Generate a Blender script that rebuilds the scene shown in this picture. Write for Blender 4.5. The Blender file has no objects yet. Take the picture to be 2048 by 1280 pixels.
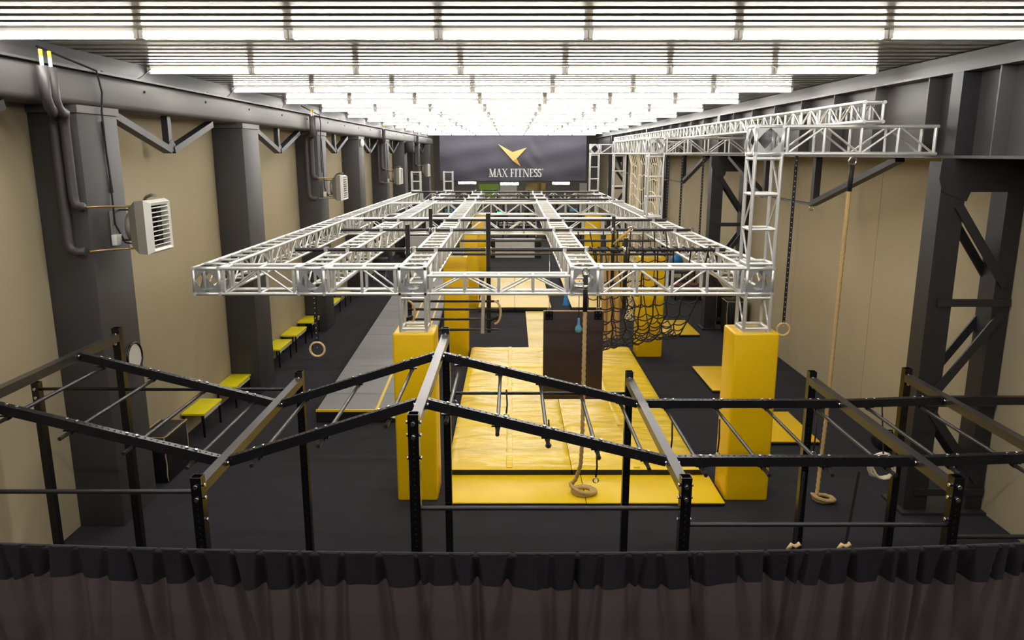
import bpy, bmesh, math, random
from mathutils import Vector as V, Matrix as M
random.seed(7)
SC = bpy.context.scene
COL = SC.collection

# ------------------------------------------------------------------ camera, world, exposure
F_PX, HCAM = 1520.0, 4.9
PITCH = math.atan(333 / F_PX)
cd = bpy.data.cameras.new('camera'); cam = bpy.data.objects.new('camera', cd); COL.objects.link(cam)
cd.sensor_width = 36.0; cd.lens = 36.0 * F_PX / 2048; cd.shift_x = 1.0 / 2048
cd.clip_start = 0.05; cd.clip_end = 200
cam.location = (0, 0, HCAM); cam.rotation_euler = (math.pi / 2 - PITCH, 0, 0)
SC.camera = cam
w = bpy.data.worlds.new('world'); SC.world = w; w.use_nodes = True
w.node_tree.nodes['Background'].inputs[0].default_value = (0.55, 0.53, 0.6, 1)
w.node_tree.nodes['Background'].inputs[1].default_value = 0.02
vs = SC.view_settings
vs.view_transform = 'Standard'; vs.look = 'None'; vs.gamma = 1.0; vs.use_curve_mapping = False
vs.exposure = 0.3
LAMP = 38.0          # emission of the ceiling battens

# ------------------------------------------------------------------ materials
def lin(c):
    return tuple(((v / 255) / 12.92 if v / 255 <= .04045 else ((v / 255 + .055) / 1.055) ** 2.4) for v in c) + (1,)
MATS = {}
def mat(name, rgb, rough=.5, metal=0.0, noise=None, bump=None, spec=.5, emit=None, coat=0, transl=0, fac=.25):
    """procedural principled material: noise=(scale, stretch xyz) tints, bump=(scale, strength, stretch)"""
    m = bpy.data.materials.new(name); m.use_nodes = True
    nt = m.node_tree; b = nt.nodes['Principled BSDF']
    col = lin(rgb)
    b.inputs['Base Color'].default_value = col
    b.inputs['Roughness'].default_value = rough
    b.inputs['Metallic'].default_value = metal
    b.inputs['Specular IOR Level'].default_value = spec
    if coat: b.inputs['Coat Weight'].default_value = coat; b.inputs['Coat Roughness'].default_value = .15
    if noise or bump:
        tc = nt.nodes.new('ShaderNodeTexCoord')
    def field(scale, stretch):
        mp = nt.nodes.new('ShaderNodeMapping'); mp.inputs['Scale'].default_value = stretch
        geo = nt.nodes.new('ShaderNodeNewGeometry')
        nt.links.new(geo.outputs['Position'], mp.inputs['Vector'])
        n = nt.nodes.new('ShaderNodeTexNoise'); n.inputs['Scale'].default_value = scale; n.inputs['Detail'].default_value = 4
        nt.links.new(mp.outputs['Vector'], n.inputs['Vector'])
        return n
    if noise:
        n = field(*noise)
        r = nt.nodes.new('ShaderNodeMix'); r.data_type = 'RGBA'
        r.inputs['A'].default_value = tuple(v * (1 - fac) for v in col[:3]) + (1,)
        r.inputs['B'].default_value = tuple(min(1, v * (1 + fac)) for v in col[:3]) + (1,)
        nt.links.new(n.outputs['Fac'], r.inputs['Factor']); nt.links.new(r.outputs['Result'], b.inputs['Base Color'])
    if bump:
        n = field(bump[0], bump[2])
        bp = nt.nodes.new('ShaderNodeBump'); bp.inputs['Strength'].default_value = bump[1]; bp.inputs['Distance'].default_value = bump[3] if len(bump) > 3 else .01
        nt.links.new(n.outputs['Fac'], bp.inputs['Height']); nt.links.new(bp.outputs['Normal'], b.inputs['Normal'])
    if emit:
        b.inputs['Emission Color'].default_value = (*emit[:3], 1); b.inputs['Emission Strength'].default_value = emit[3]
    if transl:
        t = nt.nodes.new('ShaderNodeBsdfTranslucent'); t.inputs[0].default_value = col
        mx = nt.nodes.new('ShaderNodeMixShader'); mx.inputs[0].default_value = transl
        o = nt.nodes['Material Output']
        nt.links.new(b.outputs[0], mx.inputs[1]); nt.links.new(t.outputs[0], mx.inputs[2]); nt.links.new(mx.outputs[0], o.inputs[0])
    MATS[name] = m
    return name
S1 = (1, 1, 1)
mat('carpet', (46, 45, 50), .95, noise=(3, S1), bump=(260, .5, S1, .004), spec=.2)
mat('beige_wall', (172, 159, 131), .8, noise=(.8, (1, 1, .3)), bump=(1.1, .35, (1, 1.2, .35), .05), fac=.05, spec=.3)
mat('beige_panel', (174, 161, 133), .75, noise=(.7, (1, 1, .4)), bump=(1.6, .2, (1, 1.6, .5), .03), fac=.04, spec=.3)
mat('seam_dark', (70, 62, 52), .9)
mat('column_grey', (62, 60, 61), .6, noise=(2, S1), fac=.1, bump=(30, .1, S1))
mat('beam_grey', (84, 81, 80), .55, noise=(2.5, S1), fac=.12, bump=(25, .1, S1))
mat('steel_dark', (40, 39, 42), .5, noise=(4, S1), fac=.15)
mat('girder_grey', (76, 73, 73), .5, noise=(1.5, (1, 1, 1)), fac=.12)
mat('ceiling_metal', (168, 163, 150), .24, metal=.7, noise=(2, (.3, 3, 1)), fac=.05)
mat('lamp_white', (225, 225, 222), .4)
mat('lamp_glow', (255, 255, 255), .4, emit=(1, .965, .91, LAMP))
mat('aluminium', (222, 222, 220), .34, metal=.6, noise=(8, S1), fac=.06)
mat('plate_alu', (178, 180, 182), .45, metal=.8, noise=(9, S1), fac=.1)
mat('pipe_dark', (58, 57, 59), .3, metal=.6)
mat('black_steel', (13, 12, 15), .27, noise=(20, S1), fac=.2)
mat('rail_steel', (38, 37, 39), .24, metal=.4, noise=(14, S1), fac=.15)
mat('beam_steel', (70, 66, 65), .28, metal=.5, noise=(14, S1), fac=.2)
mat('hole_black', (4, 4, 4), .9)
mat('bolt_zinc', (215, 215, 215), .25, metal=1)
mat('pad_yellow', (236, 190, 0), .36, noise=(1.5, S1), fac=.04)
mat('mat_yellow', (243, 208, 44), .27, noise=(2, S1), fac=.05, bump=(2.6, .5, (1, 3.2, 1), .04))
mat('flat_yellow', (244, 206, 20), .36, noise=(1.2, S1), fac=.03, bump=(2, .08, S1))
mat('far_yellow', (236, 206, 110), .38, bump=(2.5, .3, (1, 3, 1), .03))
mat('lemon', (236, 222, 0), .45)
mat('vinyl_black', (17, 16, 19), .5)
mat('track_grey', (136, 136, 136), .6, noise=(3, (.4, 3, 1)), fac=.05)
mat('wood_ring', (214, 184, 130), .45, noise=(20, (1, 1, 4)), fac=.12)
mat('wood_pole', (188, 152, 98), .5, noise=(10, (6, 6, .5)), fac=.2)
mat('rope_tan', (188, 158, 104), .85, noise=(60, S1), fac=.2)
mat('rope_white', (238, 226, 196), .8, noise=(40, S1), fac=.1)
mat('strap_black', (20, 19, 22), .7)
mat('panel_brown', (54, 40, 40), .5, noise=(4, (1, 1, .4)), fac=.12)
mat('heater_white', (226, 224, 216), .4)
mat('heater_grey', (138, 132, 124), .5)
mat('brass', (190, 160, 110), .35, metal=.8)
mat('pipe_paint', (66, 62, 63), .5)
mat('grip_blue', (88, 150, 178), .5)
mat('ball_blue', (30, 120, 190), .4)
mat('maroon', (110, 40, 40), .6)
mat('curtain_cloth', (74, 66, 66), .85, spec=.2, bump=(300, .2, S1), transl=.3)
mat('curtain_band', (30, 28, 33), .85, spec=.2, bump=(300, .2, S1))
mat('banner_cloth', (82, 80, 92), .6, bump=(.7, .35, (1, 1, 1), .1))
mat('gold', (232, 198, 122), .5)
mat('gold_dark', (206, 158, 72), .5)
mat('white_paint', (236, 236, 232), .5)
mat('panel_white', (214, 211, 202), .5)
mat('far_wall', (120, 116, 112), .7)
mat('green_paint', (150, 185, 60), .6)
mat('mirror', (190, 195, 198), .08, metal=1)
mat('slab', (70, 68, 66), .8)
mat('seam_tan', (186, 160, 116), .7)
mat('tape_yellow', (215, 180, 30), .6)
mat('screen_green', (60, 220, 130), .4, emit=(.1, .8, .4, 1.5))

# ------------------------------------------------------------------ mesh helpers
class MB:
    def __init__(s): s.v = []; s.f = []; s.sm = []
    def add(s, verts, faces, smooth=False):
        o = len(s.v); s.v += [tuple(p) for p in verts]
        s.f += [tuple(i + o for i in f) for f in faces]; s.sm += [smooth] * len(faces)
    def box(s, a, b):
        (x0, y0, z0), (x1, y1, z1) = a, b
        s.add([(x0, y0, z0), (x1, y0, z0), (x1, y1, z0), (x0, y1, z0), (x0, y0, z1), (x1, y0, z1), (x1, y1, z1), (x0, y1, z1)],
              [(0, 3, 2, 1), (4, 5, 6, 7), (0, 1, 5, 4), (1, 2, 6, 5), (2, 3, 7, 6), (3, 0, 4, 7)])
    def beam(s, p, q, wd, ht, up=(0, 0, 1)):
        m = beam_matrix(p, q, wd, ht, up)
        vs_ = [m @ V(c) for c in UC]
        s.add(vs_, UCF)
    def tube(s, p, q, r, n=8, caps=True):
        p, q = V(p), V(q); d = (q - p).normalized(); a = d.orthogonal().normalized(); b = d.cross(a)
        vs_ = []
        for c in (p, q):
            for k in range(n):
                t = 2 * math.pi * k / n
                vs_.append(c + r * (math.cos(t) * a + math.sin(t) * b))
        fs = [(k, (k + 1) % n, n + (k + 1) % n, n + k) for k in range(n)]
        s.add(vs_, fs, True)
        if caps:
            o = len(s.v) - 2 * n
            s.f += [tuple(o + k for k in reversed(range(n))), tuple(o + n + k for k in range(n))]; s.sm += [False, False]
    def sweep(s, pts, r, n=8, closed=False, twist=0, lobes=0, depth=0, caps=True):
        pts = [V(p) for p in pts]; N = len(pts); vs_ = []
        a = None; run = 0
        for i, p in enumerate(pts):
            if closed: t = (pts[(i + 1) % N] - pts[i - 1])
            else: t = pts[min(i + 1, N - 1)] - pts[max(i - 1, 0)]
            t.normalize()
            if a is None: a = t.orthogonal().normalized()
            else:
                a = a - a.dot(t) * t
                a = a.normalized() if a.length > 1e-6 else t.orthogonal().normalized()
            b = t.cross(a)
            if i: run += (p - pts[i - 1]).length
            rr = r[i] if isinstance(r, (list, tuple)) else r
            for k in range(n):
                th = 2 * math.pi * k / n
                f = 1 + (depth * math.cos(lobes * (th + twist * run)) if lobes else 0)
                vs_.append(p + rr * f * (math.cos(th) * a + math.sin(th) * b))
        fs = []
        for i in range(N if closed else N - 1):
            j = (i + 1) % N
            fs += [(i * n + k, i * n + (k + 1) % n, j * n + (k + 1) % n, j * n + k) for k in range(n)]
        s.add(vs_, fs, True)
        if caps and not closed:
            o = len(s.v) - N * n
            s.f += [tuple(o + k for k in reversed(range(n))), tuple(o + (N - 1) * n + k for k in range(n))]; s.sm += [False] * 2
    def disc(s, c, nrm, r, n=6):
        nrm = V(nrm).normalized(); a = nrm.orthogonal().normalized(); b = nrm.cross(a)
        s.add([V(c) + r * (math.cos(2 * math.pi * k / n) * a + math.sin(2 * math.pi * k / n) * b) for k in range(n)], [tuple(range(n))])
    def prism(s, poly, d):   # poly: list of 3d points, extruded by d
        n = len(poly); d = V(d)
        s.add([V(p) for p in poly] + [V(p) + d for p in poly],
              [tuple(reversed(range(n))), tuple(range(n, 2 * n))] + [(k, (k + 1) % n, n + (k + 1) % n, n + k) for k in range(n)])
    def mesh(s, name):
        me = bpy.data.meshes.new(name); me.from_pydata(s.v, [], s.f)
        me.polygons.foreach_set('use_smooth', s.sm); me.update()
        return me
UC = [(-.5, -.5, 0), (.5, -.5, 0), (.5, .5, 0), (-.5, .5, 0), (-.5, -.5, 1), (.5, -.5, 1), (.5, .5, 1), (-.5, .5, 1)]
UCF = [(0, 3, 2, 1), (4, 5, 6, 7), (0, 1, 5, 4), (1, 2, 6, 5), (2, 3, 7, 6), (3, 0, 4, 7)]
def beam_matrix(p, q, wd, ht, up=(0, 0, 1)):
    p, q = V(p), V(q); z = (q - p); L = z.length; z = z / L
    u = V(up); x = u.cross(z)
    if x.length < 1e-4: x = V((1, 0, 0)) - V((1, 0, 0)).dot(z) * z
    x.normalize(); y = z.cross(x)
    return M(((x.x * wd, y.x * ht, z.x * L, p.x), (x.y * wd, y.y * ht, z.y * L, p.y), (x.z * wd, y.z * ht, z.z * L, p.z), (0, 0, 0, 1)))
CACHE = {}
def cached(key, material, fn):
    k = (key, material)
    if k not in CACHE:
        me = fn(); me.materials.append(MATS[material]); CACHE[k] = me
    return CACHE[k]
WORLD = {}
def link(name, me, material=None, parent=None, mw=None, kind=None, label=None):
    if material is not None and len(me.materials) == 0: me.materials.append(MATS[material])
    o = bpy.data.objects.new(name, me); COL.objects.link(o)
    mw = mw or M.Identity(4)
    if parent is not None:
        o.parent = parent; o.matrix_parent_inverse = WORLD[parent.name].inverted()
    o.matrix_basis = mw; WORLD[o.name] = mw
    if kind: o['kind'] = kind
    if label: o['label'] = label
    return o
def tag(o, label, cat, group=None, kind=None):
    o['label'] = label
    if cat: o['category'] = cat
    if group: o['group'] = group
    if kind: o['kind'] = kind
    return o
def thing(name, label, cat, loc=(0, 0, 0), group=None):
    o = bpy.data.objects.new(name, None); COL.objects.link(o); o.empty_display_size = .1
    o.location = loc; WORLD[o.name] = M.Translation(loc)
    return tag(o, label, cat, group)
def build(name, mb, material, parent=None, kind=None, label=None):
    return link(name, mb.mesh(name), material, parent, None, kind, label)
def unit_cyl(n):
    b = MB(); b.tube((0, 0, 0), (0, 0, 1), 1, n); return b.mesh('tube%d' % n)
def unit_box():
    b = MB(); b.add(UC, UCF); return b.mesh('bar')
def tube(name, p, q, r, material, parent, n=10, **k):
    me = cached(('tube', n), material, lambda: unit_cyl(n))
    return link(name, me, None, parent, beam_matrix(p, q, r, r), **k)
def bar(name, p, q, wd, ht, material, parent, up=(0, 0, 1), **k):
    me = cached('bar', material, unit_box)
    return link(name, me, None, parent, beam_matrix(p, q, wd, ht, up), **k)
def box(name, a, b, material, parent=None, **k):
    me = cached('bar', material, unit_box)
    c = ((a[0] + b[0]) / 2, (a[1] + b[1]) / 2, a[2])
    mw = M.Translation(c) @ M.Diagonal((b[0] - a[0], b[1] - a[1], b[2] - a[2], 1))
    return link(name, me, None, parent, mw, **k)
def rbox(name, a, b, material, parent=None, bev=.02, seg=2, div=0, rot=0, **k):
    """box with rounded edges"""
    bm = bmesh.new(); bmesh.ops.create_cube(bm, size=1)
    s = V((b[0] - a[0], b[1] - a[1], b[2] - a[2])); c = (V(a) + V(b)) / 2
    bmesh.ops.scale(bm, vec=s, verts=bm.verts)
    bmesh.ops.bevel(bm, geom=list(bm.edges), offset=min(bev, min(s) * .45), segments=seg, affect='EDGES', profile=.5)
    for f in bm.faces: f.smooth = True
    me = bpy.data.meshes.new(name); bm.to_mesh(me); bm.free()
    if hasattr(me, 'set_sharp_from_angle'): me.set_sharp_from_angle(angle=.6)
    return link(name, me, material, parent, M.Translation(c) @ M.Rotation(rot, 4, 'Z'), **k)
def sphere(name, c, r, material, parent=None, sc=(1, 1, 1), **k):
    def mk():
        bm = bmesh.new(); bmesh.ops.create_uvsphere(bm, u_segments=16, v_segments=10, radius=1)
        for f in bm.faces: f.smooth = True
        me = bpy.data.meshes.new('ball'); bm.to_mesh(me); bm.free(); return me
    me = cached('sphere', material, mk)
    return link(name, me, None, parent, M.Translation(c) @ M.Diagonal((r * sc[0], r * sc[1], r * sc[2], 1)), **k)
def circle(c, r, n, ax='Y', ph=0):
    out = []
    for k in range(n):
        t = 2 * math.pi * k / n + ph
        if ax == 'Y': out.append(V(c) + V((r * math.cos(t), 0, r * math.sin(t))))
        elif ax == 'X': out.append(V(c) + V((0, r * math.cos(t), r * math.sin(t))))
        else: out.append(V(c) + V((r * math.cos(t), r * math.sin(t), 0)))
    return out
def struct(o): o['kind'] = 'structure'; return o
def spin(c, prof, n=16):
    """lathe around Z; prof [(r,z)]"""
    b = MB(); vs_ = []
    for r, z in prof:
        for k in range(n):
            t = 2 * math.pi * k / n; vs_.append((c[0] + r * math.cos(t), c[1] + r * math.sin(t), c[2] + z))
    fs = [(i * n + k, i * n + (k + 1) % n, (i + 1) * n + (k + 1) % n, (i + 1) * n + k) for i in range(len(prof) - 1) for k in range(n)]
    b.add(vs_, fs, True); return b

# ------------------------------------------------------------------ setting
XL, XR, YB, YF, ZC = -5.8, 6.58, 58.0, -3.5, 6.18
Y_BAN = 52.0
box('floor', (XL - .2, YF, -.1), (XR + .2, YB, 0), 'carpet', kind='structure')
box('wall_left', (XL - .2, YF, 0), (XL, YB, ZC + .1), 'beige_wall', kind='structure')
wr = box('wall_right', (XR + .03, YF, 0), (XR + .2, YB, ZC + .1), 'seam_dark', kind='structure')
ys = [YF] + [9.88 - 3.81 * 2 + 3.81 * k for k in range(1, 17)] + [YB]
ys = [y for y in ys if YF <= y <= YB]
for y0, y1 in zip(ys[:-1], ys[1:]):
    box('panel', (XR, y0 + .006, 0), (XR + .03, y1 - .006, ZC), 'beige_panel', wr)
box('wall_back', (XL - .2, YB, 0), (XR + .2, YB + .2, ZC + .1), 'far_wall', kind='structure')
box('wall_front', (XL - .2, YF - .2, 0), (XR + .2, YF, ZC + .1), 'far_wall', kind='structure')
# ceiling: trapezoidal metal sheet, ribs across the hall
b = MB(); per = .35; y = YF; prof = []
while y < YB:
    prof += [(y, ZC), (y + .19, ZC), (y + .225, ZC + .07), (y + .315, ZC + .07)]; y += per
n = len(prof)
b.add([(XL - .2, p[0], p[1]) for p in prof] + [(XR + .2, p[0], p[1]) for p in prof], [(k, k + 1, n + k + 1, n + k) for k in range(n - 1)])
build('ceiling', b, 'ceiling_metal', kind='structure')
box('ceiling_deck', (XL - .2, YF, ZC + .1), (XR + .2, YB, ZC + .2), 'slab', kind='structure')
# mezzanine on which the viewer stands
box('floor_mezzanine', (XL, YF, 3.05), (XR, 1.62, 3.2), 'slab', kind='structure')

# ------------------------------------------------------------------ ceiling battens
def batten(x, y, label):
    t = thing('batten_light', label, 'ceiling light', (x, y, ZC - .11), 'rows of ceiling battens')
    L = 1.57
    box('housing', (x - L / 2 + .05, y - .045, ZC - .06), (x + L / 2 - .05, y + .045, ZC), 'lamp_white', t)
    def mk():
        bb = MB(); r = .052
        pts = [(r * math.cos(a), r * .85 * math.sin(a)) for a in [math.pi * k / 6 for k in range(7)]]
        h = .735
        bb.add([(-h, p[0], -p[1]) for p in pts] + [(h, p[0], -p[1]) for p in pts],
               [(k, k + 1, 8 + k, 7 + k) for k in range(6)] + [tuple(range(7)), tuple(reversed(range(7, 14)))], True)
        return bb.mesh('diffuser')
    link('diffuser', cached('diffuser', 'lamp_glow', mk), None, t, M.Translation((x, y, ZC - .06)))
    for s in (-1, 1):
        box('end_cap', (x + s * (L / 2 - .028) - .022, y - .05, ZC - .105), (x + s * (L / 2 - .028) + .022, y + .05, ZC - .02), 'lamp_white', t)
ROWS = [8.45 + 3.54 * k for k in range(13)]
NTH = ['first', 'second', 'third', 'fourth', 'fifth', 'sixth', 'seventh', 'eighth', 'ninth', 'tenth', 'eleventh', 'twelfth', 'thirteenth']
for r_, yy in enumerate(ROWS):
    for k in range(7):
        batten(.02 + (k - 3) * 1.57, yy, 'white batten light, %s ceiling row seen from the balcony, %s from the bench wall' % (NTH[r_], NTH[k]))
for yy, nm in ((4.91, 'over the monkey bars'), (1.37, 'over the balcony rail'), (-2.17, 'behind the balcony rail')):  # unseen rows above and behind the viewer, added to brighten foreground and curtain
    for k in range(7):
        batten(.02 + (k - 3) * 1.57, yy, 'added unseen white batten light, ceiling row %s, %s from the bench wall' % (nm, NTH[k]))

# ------------------------------------------------------------------ left wall: beam, columns, braces
t = thing('crane_beam', 'long grey painted steel beam along the wall behind the yellow benches', 'beam', (-5.5, 0, 5.46))
rbox('web', (-5.8, YF, 5.47), (-5.2, Y_BAN - .5, 5.88), 'beam_grey', t, bev=.07, seg=3)
box('ledge', (-5.8, YF, 5.88), (-5.16, Y_BAN - .5, 5.905), 'steel_dark', t)
box('cap', (-5.8, YF, 5.905), (-5.5, Y_BAN - .5, ZC), 'column_grey', t)
for k in range(16):
    yk = 9.0 + k * 2.2
    tube('bolt', (-5.21, yk, 5.75), (-5.185, yk, 5.75), .018, 'hole_black', t, 8)
LCOL = [3.65, 9.4, 15.12, 20.9, 26.5, 32.1, 37.7, 43.3, 48.9]
ordn = ['beside the front curtain', 'with a round opening, at the first heater', 'between the second and third yellow benches', 'carrying the second heater',
        'with a small white lamp', 'carrying the third heater', 'with a dark loudspeaker', 'carrying the heater nearest the banner', 'beside the banner']
for y0, od in zip(LCOL, ordn):
    c = thing('wall_column', 'dark grey wall column ' + od, 'column', (-5.5, y0 + .47, 0), 'columns along the bench wall')
    rbox('shaft', (-5.8, y0, 0), (-5.2, y0 + .95, 5.38), 'column_grey', c, bev=.015, seg=2)
    box('head', (-5.8, y0 - .02, 5.38), (-5.18, y0 + .97, 5.47), 'beam_grey', c)
# V braces under the beam
vn = ['bay with the black padded box', 'bay with the second bench pair', 'bay before the second heater', 'bay before the white lamp', 'bay before the third heater', 'bay before the loudspeaker', 'bay of the last heater', 'bay next to the banner']
for k, nm in enumerate(['bay over the front curtain'] + vn[:7]):
    ya = 12.3 - 5.72 + 5.72 * k
    t = thing('v_brace', 'dark steel V brace hanging under the grey beam, ' + nm, 'brace', (-5.4, ya, 4.9), 'V braces under the crane beam')
    for s in (-1, 1):
        bar('arm', (-5.4, ya + s * .05, 4.95), (-5.4, ya + s * 1.72, 5.41), .14, .1, 'steel_dark', t)
    bar('post', (-5.4, ya - .04, 4.95), (-5.4, ya - .04, 5.47), .1, .12, 'steel_dark', t)
    b = MB(); b.prism([(-5.345, ya - .2, 4.93), (-5.345, ya + .2, 4.93), (-5.345, ya + .1, 5.05), (-5.345, ya, 5.12), (-5.345, ya - .12, 5.05)], (-.012, 0, 0))
    build('gusset', b, 'steel_dark', t)
# heaters with their supply pipes
hn = ['hung on the column with the round opening', 'hung before the second bay of far benches', 'hung on the column before the loudspeaker', 'closest to the banner']
for (y0, nm) in zip((10.05, 21.4, 32.5, 43.6), hn):
    t = thing('fan_heater', 'white louvred fan heater ' + nm, 'heater', (-5.2, y0, 3.6), 'fan heaters on the bench wall')
    yc = y0; zc = 3.97
    # front frame
    b = MB(); hw, hh = .31, .345; iw, ih = .235, .275; xf, xm = -4.6, -4.68
    o4 = [(-1, -1), (1, -1), (1, 1), (-1, 1)]
    ring = lambda x, a, c_: [(x, yc + p * a, zc + q * c_) for p, q in o4]
    r0, r1, r2 = ring(xm, hw, hh), ring(xf, hw - .035, hh - .035), ring(xf - .015, iw, ih)
    for A, B in ((r0, r1), (r1, r2), (r2, ring(xm - .03, iw, ih))):
        b.add(A + B, [(k, (k + 1) % 4, 4 + (k + 1) % 4, 4 + k) for k in range(4)])
    build('front_frame', b, 'heater_white', t)
    # tapered rear shell
    b = MB(); r3 = ring(-4.80, hw - .01, hh - .01); r4 = ring(-4.93, .2, .24)
    for A, B in ((r0, r3), (r3, r4)):
        b.add(A + B, [(k, 4 + k, 4 + (k + 1) % 4, (k + 1) % 4) for k in range(4)])
    b.add(r4, [(3, 2, 1, 0)])
    build('rear_shell', b, 'heater_grey', t)
    box('dark_core', (-4.79, yc - iw, zc - ih), (-4.77, yc + iw, zc + ih), 'hole_black', t)
    for k in range(9):
        z = zc - ih + .035 + k * .06
        bar('louvre', (-4.635, yc - iw, z), (-4.635, yc + iw, z), .01, .055, 'heater_white', t, up=(.95, 0, .3))
    b = MB(); b.tube((-5.0, yc, zc), (-4.93, yc, zc), .2, 18); build('fan_housing', b, 'heater_grey', t)
    for s in (-1, 1):
        bar('bracket', (-5.2, yc + .12, zc + s * .2), (-4.93, yc + .12, zc + s * .2), .05, .02, 'steel_dark', t)
    bar('wall_plate', (-5.19, yc - .12, zc - .1), (-5.19, yc - .12, zc + .2), .02, .08, 'heater_grey', t)
    rbox('cable_box', (-5.19, yc - .2, zc - .24), (-5.12, yc - .05, zc - .1), 'heater_white', t, bev=.01)
    b = MB()
    for dz, cz in ((.27, 4.26), (-.27, 3.72)):
        b.sweep([(-5.2, y0 - .72, cz), (-5.05, y0 - .55, cz), (-4.95, yc - .25, zc + dz), (-4.85, yc - .2, zc + dz)], .014, 6)
    build('feed_pipe', b, 'brass', t)
    b = MB(); b.sweep([(-5.19, yc - .1, 5.3), (-5.18, yc - .08, 4.6), (-5.17, yc - .1, 4.0), (-5.1, yc - .02, 3.75), (-4.95, yc, 3.72)], .012, 5)
    build('cable', b, 'strap_black', t)
    b = MB(); b.sweep([(-5.0, yc + .3, 4.2), (-4.9, yc + .26, 4.33), (-4.75, yc + .1, 4.37), (-4.66, yc + .0, 4.36)], .022, 6)
    build('hose', b, 'heater_grey', t)
    pp = thing('heating_pipe', 'pair of dark painted pipes feeding the heater ' + nm, 'pipe', (-5.4, y0 - .75, 3.6), 'heater pipes')
    yp = y0 - .75
    for px, zb in ((-5.3, 4.26), (-5.43, 3.72)):
        b = MB()
        yt = yp - (.5 if zb > 4 else .66)
        b.sweep([(-5.09, yt, 5.83), (-5.09, yt, 5.5), (-5.1, yt + .05, 5.41), (-5.13, yt + .15, 5.37), (px + .1, yp - .15, 5.36), (px + .02, yp - .03, 5.32), (px, yp, 5.2), (px, yp, zb + .12), (px + .02, yp, zb + .03), (px + .1, yp, zb), (-5.22 if zb > 4 else -5.24, yp + .02, zb)], .058, 10)
        build('riser', b, 'pipe_paint', pp)
    for yt in (yp - .5, yp - .66):
        px = -5.09
        tube('taped_end', (px, yt, 5.83), (px, yt, 5.93), .02, 'heater_white', pp, 8)
        tube('end_plug', (px, yt, 5.93), (px, yt, 6.0), .02, 'tape_yellow', pp, 8)
# wires from the lamp rows to the beam
wn = ['first', 'second', 'third', 'fourth', 'fifth', 'sixth']
for k in range(1, 6):
    y0 = ROWS[k]; b = MB()
    P = []
    for j in range(11):
        u = j / 10; P.append((-5.48 + .06 * u + .12 * (1 - u), y0 - (1 - u) * 1.6, ZC - .03 - .16 * math.sin(math.pi * u) - .2 * (1 - u)))
    b.sweep(P, .008, 5)
    tag(build('lamp_wire', b, 'strap_black'), 'thin black wire looping from the %s complete row of battens to the beam' % wn[k - 1], 'wire', 'lamp wires')
# column wires
for y0, nm in ((9.75, 'column with the round opening'), (20.95, 'column of the second heater')):
    b = MB(); b.sweep([(-5.43, y0 - .6, 6.1), (-5.3, y0 - .2, 6.0), (-5.14, y0 + .1, 5.9), (-5.15, y0 + .2, 5.65), (-5.155, y0 + .15, 5.42), (-5.18, y0 + .2, 4.9), (-5.185, y0 + .25, 4.4)], .013, 5)
    tag(build('power_cable', b, 'strap_black'), 'black power cable running down the ' + nm, 'cable')
# round opening on the first column
t = thing('round_hatch', 'round pale hatch set in the dark wall column behind the monkey bars', 'hatch', (-5.19, 10.08, 2.0))
b = MB(); b.tube((-5.2, 10.08, 2.17), (-5.17, 10.08, 2.17), .19, 28); build('plate', b, 'panel_white', t)
b = MB(); b.sweep(circle((-5.17, 10.08, 2.17), .2, 28, 'X'), .018, 6, closed=True); build('rim', b, 'black_steel', t)
t = thing('loudspeaker', 'dark loudspeaker hung high on the bench wall column', 'loudspeaker', (-5.0, 38.2, 4.9))
rbox('cabinet', (-5.19, 37.9, 4.93), (-4.8, 38.5, 5.45), 'vinyl_black', t, bev=.05)
box('grille', (-4.8, 37.95, 4.97), (-4.785, 38.45, 5.41), 'black_steel', t)
t = thing('wall_lamp', 'small white lamp high on a dark wall column', 'lamp', (-5.15, 26.8, 5.25))
sphere('shade', (-5.13, 26.8, 5.25), .12, 'white_paint', t, (.6, .6, 1.2)); box('bracket', (-5.2, 26.76, 5.33), (-5.13, 26.84, 5.37), 'steel_dark', t)

# ------------------------------------------------------------------ right wall: girder, lattice columns, braces
t = thing('crane_girder', 'deep grey plate girder with stiffeners running above the lattice columns', 'girder', (6, 0, 4.84))
box('web', (5.85, YF + .01, 4.875), (5.9, Y_BAN + 2, ZC - .01), 'girder_grey', t)
box('bottom_flange', (5.6, YF + .01, 4.84), (6.2, Y_BAN + 2, 4.875), 'girder_grey', t)
box('top_flange', (5.62, YF + .01, 5.9), (6.3, Y_BAN + 2, 5.93), 'girder_grey', t)
for k in range(28):
    y = 3.0 + 1.55 * k
    box('stiffener', (5.66, y - .012, 4.875), (5.85, y + .012, 5.9), 'girder_grey', t)
for k in range(4):
    y = 10.0 + 11.3 * k
    box('bearing_stiffener', (5.62, y - .12, 4.875), (5.85, y + .12, 5.9), 'steel_dark', t)
LAT = [10.0, 21.3, 32.6, 43.9]
ln = ['beside the monkey bars', 'behind the two black padded boxes', 'of the third bay', 'closest to the banner']
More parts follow.
